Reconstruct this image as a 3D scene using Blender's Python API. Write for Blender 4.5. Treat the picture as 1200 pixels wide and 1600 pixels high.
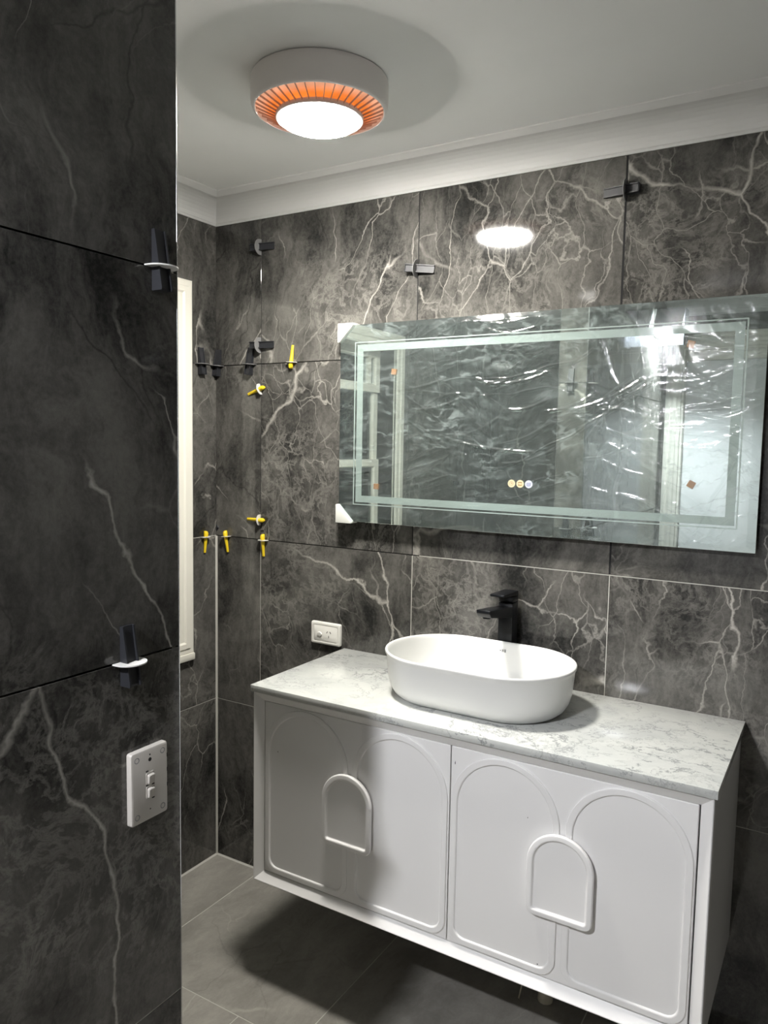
import bpy, bmesh, math, random
from mathutils import Vector, Matrix, noise
for o in list(bpy.data.objects): bpy.data.objects.remove(o, do_unlink=True)
scene = bpy.context.scene
COL = scene.collection
random.seed(7)

# ------------------------------------------------------------------ camera
CAM = Vector((1.9323, -2.0466, 1.5367)); YAW, PITCH, ROLL, FPX = 0.5411, -0.0883, 0.0176, 1200.8
def cam_axes():
    cy, sy, cp, sp, cr, sr = math.cos(YAW), math.sin(YAW), math.cos(PITCH), math.sin(PITCH), math.cos(ROLL), math.sin(ROLL)
    f = Vector((-sy*cp, cy*cp, sp)); r = Vector((cy, sy, 0)); u = r.cross(f)
    return cr*r + sr*u, -sr*r + cr*u, f
_r, _u, _f = cam_axes()
cd = bpy.data.cameras.new('camera'); cam = bpy.data.objects.new('camera', cd); COL.objects.link(cam)
M = Matrix((( _r.x, _u.x, -_f.x, CAM.x), (_r.y, _u.y, -_f.y, CAM.y), (_r.z, _u.z, -_f.z, CAM.z), (0, 0, 0, 1)))
cam.matrix_world = M
cd.sensor_fit = 'VERTICAL'; cd.sensor_height = 36.0; cd.sensor_width = 27.0
cd.lens = FPX/1600*36.0; cd.clip_start = 0.02; cd.clip_end = 60
scene.camera = cam

# ------------------------------------------------------------------ world, exposure
w = bpy.data.worlds.new('night'); scene.world = w; w.use_nodes = True
w.node_tree.nodes['Background'].inputs[0].default_value = (0.02, 0.03, 0.05, 1)
w.node_tree.nodes['Background'].inputs[1].default_value = 0.3
vs = scene.view_settings
vs.view_transform = 'Standard'; vs.look = 'None'; vs.gamma = 1.0; vs.use_curve_mapping = False
vs.exposure = 0.0
LAMP = 435.0         # radiance of the heater's light panel
HALL = 2350.0        # radiance of the wall lamp by the door
GLOW = 1.0           # glow of the heater ring

# ------------------------------------------------------------------ materials
def new_mat(name):
    m = bpy.data.materials.new(name); m.use_nodes = True
    nt = m.node_tree
    return m, nt, nt.nodes['Principled BSDF']
def plain(name, col, rough=0.5, metal=0.0, spec=0.5, coat=0.0, bump=0.0, bscale=200, var=0.03, vscale=6):
    m, nt, b = new_mat(name); N, L = nt.nodes, nt.links
    tc = N.new('ShaderNodeTexCoord'); nz = N.new('ShaderNodeTexNoise'); nz.inputs['Scale'].default_value = vscale
    nz.inputs['Detail'].default_value = 4
    L.new(tc.outputs['Object'], nz.inputs['Vector'])
    mx = N.new('ShaderNodeMix'); mx.data_type = 'RGBA'
    mx.inputs[6].default_value = (*[c*(1-var) for c in col], 1); mx.inputs[7].default_value = (*[min(1, c*(1+var)) for c in col], 1)
    L.new(nz.outputs['Fac'], mx.inputs[0]); L.new(mx.outputs[2], b.inputs['Base Color'])
    b.inputs['Roughness'].default_value = rough; b.inputs['Metallic'].default_value = metal
    b.inputs['Specular IOR Level'].default_value = spec; b.inputs['Coat Weight'].default_value = coat
    if bump:
        n2 = N.new('ShaderNodeTexNoise'); n2.inputs['Scale'].default_value = bscale; L.new(tc.outputs['Object'], n2.inputs['Vector'])
        bp = N.new('ShaderNodeBump'); bp.inputs['Strength'].default_value = bump; bp.inputs['Distance'].default_value = 0.001
        L.new(n2.outputs['Fac'], bp.inputs['Height']); L.new(bp.outputs['Normal'], b.inputs['Normal'])
    return m
def emit(name, col, strength):
    m = bpy.data.materials.new(name); m.use_nodes = True; nt = m.node_tree
    nt.nodes.remove(nt.nodes['Principled BSDF'])
    e = nt.nodes.new('ShaderNodeEmission'); e.inputs[0].default_value = (*col, 1); e.inputs[1].default_value = strength
    nt.links.new(e.outputs[0], nt.nodes['Material Output'].inputs[0])
    return m
class NT:
    def __init__(s, nt): s.nt = nt
    def n(s, t, **k):
        x = s.nt.nodes.new(t)
        for a, v in k.items(): setattr(x, a, v)
        return x
    def l(s, a, b): s.nt.links.new(a, b)
    def math(s, op, a, b=None, clamp=False):
        x = s.n('ShaderNodeMath', operation=op); x.use_clamp = clamp
        for i, v in enumerate((a, b)):
            if v is None: continue
            if isinstance(v, (int, float)): x.inputs[i].default_value = v
            else: s.l(v, x.inputs[i])
        return x.outputs[0]
    def vmath(s, op, a, b=None, sc=None):
        x = s.n('ShaderNodeVectorMath', operation=op)
        for i, v in enumerate((a, b)):
            if v is None: continue
            if isinstance(v, tuple): x.inputs[i].default_value = v
            else: s.l(v, x.inputs[i])
        if sc is not None:
            if isinstance(sc, (int, float)): x.inputs['Scale'].default_value = sc
            else: s.l(sc, x.inputs['Scale'])
        return x.outputs[0]
    def noise(s, v, scale, detail=4, rough=0.55, dist=0.0):
        x = s.n('ShaderNodeTexNoise'); s.l(v, x.inputs['Vector'])
        x.inputs['Scale'].default_value = scale; x.inputs['Detail'].default_value = detail
        x.inputs['Roughness'].default_value = rough; x.inputs['Distortion'].default_value = dist
        return x
    def ramp(s, v, stops):
        x = s.n('ShaderNodeMapRange'); x.interpolation_type = 'SMOOTHSTEP'
        x.inputs[1].default_value, x.inputs[2].default_value, x.inputs[3].default_value, x.inputs[4].default_value = stops
        s.l(v, x.inputs[0]); return x.outputs[0]
    def mix(s, f, a, b):
        x = s.n('ShaderNodeMix'); x.data_type = 'RGBA'
        if isinstance(f, (int, float)): x.inputs[0].default_value = f
        else: s.l(f, x.inputs[0])
        for i, v in ((6, a), (7, b)):
            if isinstance(v, tuple): x.inputs[i].default_value = (*v, 1)
            else: s.l(v, x.inputs[i])
        return x.outputs[2]
def stone(name, dark, light, vein, rough=0.1, veins=1.0, spec=0.5, fine=1.0):
    """grey stone-look porcelain: clouds, upright streaks, forking bright veins, frosty filaments and dark cracks; the object's seed picks the cut, its frost how much bright figure it has"""
    m, nt, b = new_mat(name); g = NT(nt)
    tc = g.n('ShaderNodeTexCoord'); at = g.n('ShaderNodeAttribute', attribute_type='OBJECT', attribute_name='seed')
    fa = g.n('ShaderNodeAttribute', attribute_type='OBJECT', attribute_name='frost')
    off = g.vmath('SCALE', g.vmath('ADD', (3.1, 7.7, 1.9), (0, 0, 0)), sc=at.outputs['Fac'])
    p = g.vmath('ADD', tc.outputs['Object'], off)
    c5 = (0.5, 0.5, 0.5)
    q = g.vmath('ADD', p, g.vmath('SCALE', g.vmath('SUBTRACT', g.noise(p, 1.5, 4, 0.6).outputs['Color'], c5), sc=0.34))
    jit = g.noise(p, 26, 3, 0.65)
    q2 = g.vmath('ADD', q, g.vmath('SCALE', g.vmath('SUBTRACT', jit.outputs['Color'], c5), sc=0.020))
    clouds = g.ramp(g.noise(q, 2.3, 7, 0.66).outputs['Fac'], (0.36, 0.66, 0, 1))
    streak = g.ramp(g.noise(g.vmath('MULTIPLY', q2, (3.6, 3.6, 1.0)), 2.8, 6, 0.76).outputs['Fac'], (0.36, 0.66, 0, 1))
    grain = g.noise(p, 110, 3, 0.75).outputs['Fac']
    tone = g.math('ADD', g.math('MULTIPLY', clouds, 0.5), g.math('MULTIPLY', streak, 0.5))
    tone = g.math('ADD', tone, g.math('MULTIPLY', g.math('SUBTRACT', grain, 0.5), 0.55*fine), True)
    base = g.mix(tone, dark, light)
    shift = g.math('MULTIPLY', g.math('SUBTRACT', fa.outputs['Fac'], 0.5), 0.26)
    def mask(scale, lo, hi):
        n = g.math('ADD', g.noise(p, scale, 3, 0.6).outputs['Fac'], shift)
        return g.ramp(n, (lo, hi, 0, 1))
    rot = g.n('ShaderNodeVectorRotate', rotation_type='Y_AXIS'); g.l(q2, rot.inputs['Vector'])
    g.l(g.math('SUBTRACT', g.math('MULTIPLY', g.math('FRACT', g.math('MULTIPLY', at.outputs['Fac'], 0.37)), 1.1), 0.55), rot.inputs['Angle'])
    vq = g.vmath('MULTIPLY', rot.outputs[0], (1.55, 1.55, 0.60))
    wn = g.noise(p, 7, 2, 0.5).outputs['Fac']
    def net(scale, width, mk):
        vo = g.n('ShaderNodeTexVoronoi', feature='DISTANCE_TO_EDGE'); g.l(vq, vo.inputs['Vector']); vo.inputs['Scale'].default_value = scale
        line = g.math('SUBTRACT', 1.0, g.math('DIVIDE', vo.outputs['Distance'], g.math('MULTIPLY', wn, width*2)), True)
        return g.math('MULTIPLY', line, mk)
    # dark cracks
    base = g.mix(g.math('MULTIPLY', net(2.7, 0.011, g.ramp(g.noise(p, 2.4, 2, 0.5).outputs['Fac'], (0.5, 0.6, 0, 1))), 0.5*veins), base, tuple(c*0.35 for c in dark))
    # bright figure
    v1 = net(1.45, 0.0085, mask(1.7, 0.47, 0.58))
    v2 = net(3.6, 0.0115, mask(2.5, 0.50, 0.63))
    v3 = net(8.5, 0.020, mask(2.1, 0.52, 0.68))
    fil = g.math('SUBTRACT', 1.0, g.math('MULTIPLY', g.math('ABSOLUTE', g.math('SUBTRACT', g.noise(q2, 17, 5, 0.7).outputs['Fac'], 0.5)), 15.0), True)
    v4 = g.math('MULTIPLY', fil, mask(1.9, 0.50, 0.70))
    vv = g.math('MAXIMUM', g.math('MAXIMUM', v1, g.math('MULTIPLY', v2, 0.7)), g.math('MAXIMUM', g.math('MULTIPLY', v3, 0.5), g.math('MULTIPLY', v4, 0.30)))
    vv = g.math('MULTIPLY', vv, g.math('ADD', 0.15, g.math('MULTIPLY', jit.outputs['Fac'], 1.25)), True)
    col = g.mix(g.math('MULTIPLY', vv, veins, True), base, vein)
    g.l(col, b.inputs['Base Color'])
    b.inputs['Roughness'].default_value = rough; b.inputs['Specular IOR Level'].default_value = spec
    return m
def carrara(name):
    m, nt, b = new_mat(name); g = NT(nt)
    tc = g.n('ShaderNodeTexCoord'); p = tc.outputs['Object']
    wn = g.noise(p, 4, 6, 0.65)
    q = g.vmath('ADD', p, g.vmath('SCALE', g.vmath('SUBTRACT', wn.outputs['Color'], (0.5, 0.5, 0.5)), sc=0.22))
    q = g.vmath('MULTIPLY', q, (0.8, 1.25, 1.0))
    cloud = g.ramp(g.noise(q, 5, 6, 0.6).outputs['Fac'], (0.35, 0.7, 0, 1))
    col = g.mix(g.math('MULTIPLY', cloud, 0.75), (0.60, 0.61, 0.585), (0.46, 0.475, 0.47))
    def vl(scale, wd, c, k, ms):
        a = g.math('ABSOLUTE', g.math('SUBTRACT', g.noise(q, scale, 6, 0.6).outputs['Fac'], c))
        mk = g.ramp(g.noise(p, ms, 3, 0.6).outputs['Fac'], (0.4, 0.62, 0, 1))
        return g.math('MULTIPLY', g.math('MULTIPLY', g.ramp(a, (0, wd, 1, 0)), mk), k)
    v = g.math('MAXIMUM', vl(4.5, 0.016, 0.5, 0.75, 3), g.math('MAXIMUM', vl(8, 0.014, 0.47, 0.6, 4), vl(15, 0.02, 0.53, 0.5, 7)))
    col = g.mix(v, col, (0.20, 0.21, 0.215))
    g.l(col, b.inputs['Base Color']); b.inputs['Roughness'].default_value = 0.14
    return m

MT = {}
MT['tile'] = stone('grey_stone_porcelain', (0.020, 0.020, 0.019), (0.158, 0.152, 0.139), (0.47, 0.45, 0.41), 0.065, 1.0, 0.42)
MT['floor'] = stone('matt_grey_stone_floor', (0.21, 0.20, 0.18), (0.36, 0.345, 0.31), (0.50, 0.48, 0.43), 0.42, 0.5, 0.35, 0.6)
MT['backing'] = plain('dark_adhesive', (0.012, 0.012, 0.013), 0.9)
MT['grout'] = plain('light_grout', (0.50, 0.49, 0.45), 0.85, var=0.15, vscale=25)
MT['ceiling'] = plain('ceiling_paint', (0.88, 0.885, 0.88), 0.8, bump=0.05)
MT['cornice'] = plain('cornice_paint', (0.68, 0.68, 0.67), 0.7)
MT['trim'] = plain('cream_gloss_paint', (0.80, 0.78, 0.70), 0.35)
MT['white'] = plain('white_satin_paint', (0.86, 0.85, 0.84), 0.38, var=0.01)
MT['side'] = plain('carcass_white', (0.70, 0.70, 0.69), 0.4, var=0.01)
MT['dark'] = plain('near_black', (0.02, 0.02, 0.02), 0.8)  # near-black for mirror backing, chips and the pieces standing for holes
MT['marble'] = carrara('carrara_marble')
MT['ceramic'] = plain('white_matt_ceramic', (0.72, 0.72, 0.70), 0.28, var=0.01)
MT['black'] = plain('matt_black_metal', (0.005, 0.0055, 0.007), 0.36, spec=0.3)
MT['blackp'] = plain('black_plastic', (0.020, 0.021, 0.025), 0.42)
MT['yellow'] = plain('yellow_plastic', (0.85, 0.62, 0.02), 0.4)
MT['clip_shaded'] = plain('shaded_white_nylon', (0.20, 0.20, 0.20), 0.5)  # white tab nylon darkened; the tabs' shade is put into the colour
MT['clipw'] = plain('white_nylon', (0.66, 0.655, 0.63), 0.5)
MT['outlet'] = plain('white_switch_plastic', (0.80, 0.79, 0.74), 0.35, var=0.01)
MT['swplate'] = plain('grey_white_plastic', (0.56, 0.53, 0.49), 0.4, var=0.01)
MT['alu'] = plain('aluminium_trim', (0.62, 0.63, 0.64), 0.22, metal=1.0)
MT['cork'] = plain('brown_cork', (0.30, 0.15, 0.06), 0.9, var=0.5, vscale=300, bump=0.5)
MT['foam'] = plain('white_foam', (0.82, 0.83, 0.78), 0.8, bump=0.1)
MT['frost'] = plain('frosted_band', (0.30, 0.36, 0.34), 0.35, var=0.02)
MT['line'] = plain('etched_line', (0.36, 0.42, 0.40), 0.4)
MT['hallwall'] = plain('door_white_paint', (0.78, 0.79, 0.80), 0.7)
MT['pipe'] = plain('cream_pvc', (0.62, 0.58, 0.46), 0.45)
MT['heater'] = plain('heater_shell', (0.90, 0.855, 0.835), 0.4, var=0.01)
MT['fin'] = plain('heater_fin', (0.60, 0.45, 0.40), 0.35)
MT['panel'] = emit('light_panel', (1.0, 0.965, 0.895), LAMP)
MT['halllamp'] = emit('wall_lamp_globe', (0.95, 0.96, 1.0), HALL)
def glow_mat():
    m = bpy.data.materials.new('heater_glow'); m.use_nodes = True; nt = m.node_tree; nt.nodes.remove(nt.nodes['Principled BSDF']); g = NT(nt)
    tc = g.n('ShaderNodeTexCoord'); sp = g.vmath('MULTIPLY', tc.outputs['Object'], (1, 1, 0))
    ln = g.n('ShaderNodeVectorMath', operation='LENGTH'); g.l(sp, ln.inputs[0])
    f = g.ramp(ln.outputs['Value'], (0.110, 0.138, 0, 1))
    n = g.noise(tc.outputs['Object'], 22, 2, 0.5).outputs['Fac']
    col = g.mix(f, (1.0, 0.23, 0.035), (0.86, 0.40, 0.24))
    e = g.n('ShaderNodeEmission'); g.l(col, e.inputs[0]); g.l(g.math('MULTIPLY', g.math('ADD', n, 0.5), GLOW), e.inputs[1])
    g.l(e.outputs[0], nt.nodes['Material Output'].inputs[0]); return m
MT['glow'] = glow_mat()
MT['gold'] = emit('touch_icon_gold', (1.0, 0.82, 0.50), 1.3)
MT['blue'] = emit('touch_icon_white', (0.86, 0.86, 1.0), 1.3)
MT['icon'] = plain('touch_icon_ink', (0.40, 0.20, 0.03), 0.5)
MT['iconb'] = plain('touch_icon_ink_blue', (0.10, 0.10, 0.28), 0.5)
def mirror_mat():
    m, nt, b = new_mat('silvered_glass')
    b.inputs['Base Color'].default_value = (0.78, 0.84, 0.82, 1); b.inputs['Metallic'].default_value = 1; b.inputs['Roughness'].default_value = 0.012
    return m
MT['mirror'] = mirror_mat()
def glass_mat(name, tint, rough=0.02, refl=0.12):
    m = bpy.data.materials.new(name); m.use_nodes = True; nt = m.node_tree; nt.nodes.remove(nt.nodes['Principled BSDF']); g = NT(nt)
    t = g.n('ShaderNodeBsdfTransparent'); t.inputs[0].default_value = (*tint, 1)
    gl = g.n('ShaderNodeBsdfGlossy'); gl.inputs['Roughness'].default_value = rough
    f = g.n('ShaderNodeFresnel'); f.inputs[0].default_value = 1.5
    mx = g.n('ShaderNodeMixShader'); g.l(f.outputs[0], mx.inputs[0]); g.l(t.outputs[0], mx.inputs[1]); g.l(gl.outputs[0], mx.inputs[2])
    g.l(mx.outputs[0], nt.nodes['Material Output'].inputs[0]); return m
MT['glass'] = glass_mat('window_glass', (0.75, 0.80, 0.82))
def film_mat():
    m = bpy.data.materials.new('clear_stretch_film'); m.use_nodes = True; nt = m.node_tree; nt.nodes.remove(nt.nodes['Principled BSDF']); g = NT(nt)
    tc = g.n('ShaderNodeTexCoord'); p = tc.outputs['Object']
    t = g.n('ShaderNodeBsdfTransparent'); t.inputs[0].default_value = (0.95, 0.975, 0.97, 1)
    df = g.n('ShaderNodeBsdfDiffuse'); df.inputs[0].default_value = (0.62, 0.70, 0.70, 1)
    wn = g.noise(p, 5, 4, 0.6)
    q = g.vmath('ADD', p, g.vmath('SCALE', g.vmath('SUBTRACT', wn.outputs['Color'], (0.5, 0.5, 0.5)), sc=0.16))
    q = g.vmath('MULTIPLY', q, (1.0, 1.0, 4.5))
    st = g.ramp(g.noise(q, 5, 8, 0.68).outputs['Fac'], (0.5, 0.78, 0.0, 1.0))
    crease_glint = g.math('SUBTRACT', 1.0, g.math('MULTIPLY', g.math('ABSOLUTE', g.math('SUBTRACT', g.noise(g.vmath('MULTIPLY', q, (1.3, 1.3, 1.0)), 4.2, 5, 0.62).outputs['Fac'], 0.5)), 42.0), True)  # crease whitening, with lamp glints painted in as diffuse white
    crease_glint = g.math('MULTIPLY', crease_glint, g.ramp(g.noise(p, 4, 3, 0.6).outputs['Fac'], (0.42, 0.6, 0, 1)))
    fac = g.math('ADD', g.math('ADD', 0.055, g.math('MULTIPLY', st, 0.13)), g.math('MULTIPLY', crease_glint, 0.16))
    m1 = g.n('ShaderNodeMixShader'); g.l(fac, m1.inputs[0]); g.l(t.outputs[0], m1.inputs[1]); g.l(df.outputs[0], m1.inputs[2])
    gl = g.n('ShaderNodeBsdfGlossy'); gl.inputs['Roughness'].default_value = 0.11
    bp = g.n('ShaderNodeBump'); bp.inputs['Strength'].default_value = 0.25; bp.inputs['Distance'].default_value = 0.004
    g.l(g.noise(q, 9, 5, 0.6).outputs['Fac'], bp.inputs['Height']); g.l(bp.outputs['Normal'], gl.inputs['Normal'])
    m2 = g.n('ShaderNodeMixShader'); m2.inputs[0].default_value = 0.08; g.l(m1.outputs[0], m2.inputs[1]); g.l(gl.outputs[0], m2.inputs[2])
    g.l(m2.outputs[0], nt.nodes['Material Output'].inputs[0]); return m
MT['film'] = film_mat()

# ------------------------------------------------------------------ mesh helpers
def to_mesh(bm, name, smooth=False, ang=None):
    bmesh.ops.recalc_face_normals(bm, faces=bm.faces)
    me = bpy.data.meshes.new(name); bm.to_mesh(me); bm.free()
    if smooth:
        for p in me.polygons: p.use_smooth = True
        if ang is not None:
            me.set_sharp_from_angle(angle=math.radians(ang))
    return me
def link(name, me, mat=None, parent=None, loc=None, rot=None):
    o = bpy.data.objects.new(name, me); COL.objects.link(o)
    if mat is not None and me is not None and not me.materials: me.materials.append(MT[mat])
    if parent is not None: o.parent = parent
    if loc is not None: o.location = loc
    if rot is not None: o.rotation_euler = rot
    return o
def box_bm(x0, x1, y0, y1, z0, z1, bev=0.0, seg=2, bm=None):
    own = bm is None
    b2 = bmesh.new()
    bmesh.ops.create_cube(b2, size=1)
    for v in b2.verts:
        v.co = Vector(((x0+x1)/2 + v.co.x*(x1-x0), (y0+y1)/2 + v.co.y*(y1-y0), (z0+z1)/2 + v.co.z*(z1-z0)))
    if bev: bmesh.ops.bevel(b2, geom=list(b2.edges), offset=bev, segments=seg, profile=0.5, affect='EDGES')
    if own: return b2
    tmp = bpy.data.meshes.new('t'); b2.to_mesh(tmp); b2.free(); bm.from_mesh(tmp); bpy.data.meshes.remove(tmp); return bm
def box(name, x0, x1, y0, y1, z0, z1, mat, parent=None, bev=0.0, seg=2):
    return link(name, to_mesh(box_bm(x0, x1, y0, y1, z0, z1, bev, seg), name, bool(bev), 40), mat, parent)
def outline_prism(pts, y0, y1, bev=0.0, seg=2):
    """closed outline in xz extruded along y from y0 (back) to y1 (front); front edge rounded"""
    bm = bmesh.new()
    f = bm.faces.new([bm.verts.new((x, y0, z)) for x, z in pts])
    r = bmesh.ops.extrude_face_region(bm, geom=[f])
    for v in [g for g in r['geom'] if isinstance(g, bmesh.types.BMVert)]: v.co.y = y1
    if bev:
        ed = [e for e in bm.edges if all(abs(v.co.y - y1) < 1e-7 for v in e.verts)]
        bmesh.ops.bevel(bm, geom=ed, offset=bev, segments=seg, profile=0.5, affect='EDGES')
    return bm
def loft(rings, closed=True, cap0=True, cap1=True):
    """rings: lists of points with equal count; skin consecutive rings"""
    bm = bmesh.new(); R = [[bm.verts.new(p) for p in r] for r in rings]; n = len(R[0])
    for a, b in zip(R[:-1], R[1:]):
        for i in range(n if closed else n-1):
            j = (i+1) % n; bm.faces.new((a[i], a[j], b[j], b[i]))
    if cap0: bm.faces.new(R[0])
    if cap1: bm.faces.new(R[-1])
    return bm
def frame_sweep(x0, x1, z0, z1, profile, plane='xz'):
    """mitred rectangular frame; profile = closed list of (inset, out), out along -y"""
    bm = bmesh.new(); n = len(profile)
    cs = [(x0, z0, 1, 1), (x1, z0, -1, 1), (x1, z1, -1, -1), (x0, z1, 1, -1)]
    R = [[bm.verts.new((cx + sx*d, -h, cz + sz*d)) for d, h in profile] for cx, cz, sx, sz in cs]
    for k in range(4):
        a, b = R[k], R[(k+1) % 4]
        for i in range(n):
            j = (i+1) % n; bm.faces.new((a[i], a[j], b[j], b[i]))
    return bm
def tag(o, label=None, cat=None, group=None, kind=None):
    if label: o['label'] = label
    if cat: o['category'] = cat
    if group: o['group'] = group
    if kind: o['kind'] = kind
    return o
def empty(name, loc=(0, 0, 0), rot=(0, 0, 0)):
    o = bpy.data.objects.new(name, None); COL.objects.link(o); o.location = loc; o.rotation_euler = rot
    o.empty_display_size = 0.05; return o
def arch(cx, z0, z1, w, rb, n=20, off=0.0):
    """arch outline: round top of full width, small radius rb at the two bottom corners; off shrinks it"""
    hw = w/2 - off; b = z0 + off; r = max(rb - off, 0.002); zc = z1 - w/2
    p = [(cx + hw*math.cos(t), zc + hw*math.sin(t)) for t in [math.pi*i/n for i in range(n+1)]]
    m = 6
    p += [(cx - hw + r - r*math.cos(t), b + r - r*math.sin(t)) for t in [math.pi/2*i/m for i in range(m+1)]]
    p += [(cx + hw - r + r*math.sin(t), b + r - r*math.cos(t)) for t in [math.pi/2*i/m for i in range(m+1)]]
    return p
def ring_loft(outlines):
    """outlines: list of (points, y); skins them in order, and returns to the first (closed tube)"""
    return loft([[(x, y, z) for x, z in pts] for pts, y in outlines], True, False, False)

# ------------------------------------------------------------------ tiled surfaces
TILE_T = 0.009
_tc = {}
_seed = [0]
def tile_mesh(wd, ht, holes=()):
    """tile centred on x, z; front face at y = 0, body behind"""
    key = (round(wd, 4), round(ht, 4), holes)
    if key in _tc: return _tc[key]
    if not holes:
        me = to_mesh(box_bm(-wd/2, wd/2, 0, TILE_T, -ht/2, ht/2, 0.0004, 1), 'tile')
    else:
        xs = sorted({-wd/2, wd/2, *[min(max(h[i], -wd/2), wd/2) for h in holes for i in (0, 1)]})
        zs = sorted({-ht/2, ht/2, *[min(max(h[i], -ht/2), ht/2) for h in holes for i in (2, 3)]})
        bm = bmesh.new(); V = {}
        def vv(x, z):
            if (x, z) not in V: V[(x, z)] = bm.verts.new((x, 0, z))
            return V[(x, z)]
        for i in range(len(xs)-1):
            for j in range(len(zs)-1):
                mx, mz = (xs[i]+xs[i+1])/2, (zs[j]+zs[j+1])/2
                if any(h[0] < mx < h[1] and h[2] < mz < h[3] for h in holes): continue
                bm.faces.new((vv(xs[i], zs[j]), vv(xs[i+1], zs[j]), vv(xs[i+1], zs[j+1]), vv(xs[i], zs[j+1])))
        if not bm.faces: bm.free(); _tc[key] = None; return None
        r = bmesh.ops.extrude_face_region(bm, geom=list(bm.faces))
        for v in [g for g in r['geom'] if isinstance(g, bmesh.types.BMVert)]: v.co.y = TILE_T
        me = to_mesh(bm, 'tile')
    _tc[key] = me; return me
def tiled(parent, origin, rotz, us, zs, gap, hole=None, mat='tile', seeds=None, gapfun=None, frost=None, frost0=0.5):
    """tiles between the joint positions us (along the wall) and zs; wall frame: origin + u*dir, tile front faces local -y"""
    ca, sa = math.cos(rotz), math.sin(rotz)
    for i in range(len(us)-1):
        for j in range(len(zs)-1):
            gl = gapfun(i, j)/2 if gapfun else gap/2; gr = gapfun(i+1, j)/2 if gapfun else gap/2
            u0 = us[i] + (gl if i else 0.0); u1 = us[i+1] - (gr if i < len(us)-2 else 0.0)
            z0 = zs[j] + gap/2; z1 = zs[j+1] - gap/2
            uc, zc = (u0+u1)/2, (z0+z1)/2
            hs = ()
            if hole:
                h = (hole[0], hole[1], hole[2], hole[3])
                if h[0] < u1 and h[1] > u0 and h[2] < z1 and h[3] > z0:
                    hs = ((round(h[0]-uc, 4), round(h[1]-uc, 4), round(h[2]-zc, 4), round(h[3]-zc, 4)),)
            me = tile_mesh(u1-u0, z1-z0, hs)
            if me is None: continue
            t = link('tile', me, mat, parent, (origin[0] + ca*uc, origin[1] + sa*uc, zc), (0, 0, rotz))
            _seed[0] += 1
            t['seed'] = float((seeds or {}).get((i, j), _seed[0]*1.37)); t['frost'] = float((frost or {}).get((i, j), frost0))
def struct(name, bm, mat, label=None):
    o = link(name, to_mesh(bm, name), mat); tag(o, kind='structure')
    if label: o['label'] = label
    return o

CEIL = 2.36; XR = 3.0; YB = -2.65; ZT = 2.30
ZS = [0.0, 0.5985, 1.199, 1.8, ZT]
XS = [0.0, 0.2055, 0.806, 1.4065, 2.007, 2.6075, XR]
T = TILE_T

# back wall
wall_back = struct('wall_back', box_bm(-0.12, XR+0.12, T+0.0005, 0.12, 0, CEIL+0.1), 'backing')
def gb(i, j): return 0.0052 if (i == 3 and j >= 2) else (0.0034 if i == 2 else 0.0022)
tiled(wall_back, (0, 0), 0, XS, ZS, 0.0028, gapfun=gb,
      seeds={(0, 1): 2.3, (0, 2): 5.1, (0, 3): 8.8, (1, 1): 21.4, (1, 2): 31.7, (1, 3): 14.2, (2, 1): 9.6, (2, 3): 52.3, (3, 1): 44.1, (3, 2): 17.3, (3, 3): 26.5, (3, 0): 12.9, (2, 0): 6.6},
      frost={(0, 3): 0.3, (1, 3): 0.72, (2, 3): 0.75, (3, 3): 0.75, (1, 2): 0.7, (2, 1): 0.75, (1, 1): 0.6, (3, 1): 0.75, (0, 1): 0.3, (0, 2): 0.5})
# grout already worked into the lower joints, silicone in the corner
for x in XS[1:-1]:
    box('grout_line', x-0.0012, x+0.0012, 0.0006, T, 0, 1.197, 'grout', wall_back)
for x, g_ in zip(XS[1:-1], (0.0020, 0.0032, 0.0048, 0.0020, 0.0020)):
    box('gap_shade_strip', x-g_/2, x+g_/2, 0.0006, T, 1.201, ZT, 'backing', wall_back)  # dark strips added in open joints, hiding edge glints and standing for their shade
box('grout_line', 0.0, XR, 0.0006, T, 0.5985-0.0012, 0.5985+0.0012, 'grout', wall_back)
box('grout_line', 0.83, XR, 0.0006, T, 1.199-0.0012, 1.199+0.0008, 'grout', wall_back)
def bead(name, p0, p1, r, parent, n1, n2):
    """triangular silicone bead in a corner between directions n1 and n2"""
    p0, p1, n1, n2 = map(Vector, (p0, p1, n1, n2))
    rings = []
    for p in (p0, p1): rings.append([p, p + n1*r, p + (n1+n2)*r*0.42, p + n2*r])
    return link(name, to_mesh(loft(rings), name), 'grout', parent)
bead('sealant_bead', (0, 0, 0), (0, 0, 1.197), 0.0055, wall_back, (1, 0, 0), (0, -1, 0))
bead('sealant_bead', (0, 0, 0), (XR, 0, 0), 0.005, wall_back, (0, -1, 0), (0, 0, 1))

# left wall with the window opening
WY0, WY1, WZ0, WZ1 = -1.327, -0.200, 0.865, 1.995
lw = bmesh.new()
for a in ((-0.15, -T-0.0005, YB-0.12, WY0, 0, CEIL+0.1), (-0.15, -T-0.0005, WY1, 0.12, 0, CEIL+0.1), (-0.15, -T-0.0005, WY0, WY1, 0, WZ0-0.02), (-0.15, -T-0.0005, WY0, WY1, WZ1+0.02, CEIL+0.1)):
    box_bm(*a, bm=lw)
wall_left = struct('wall_left', lw, 'backing')
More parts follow.
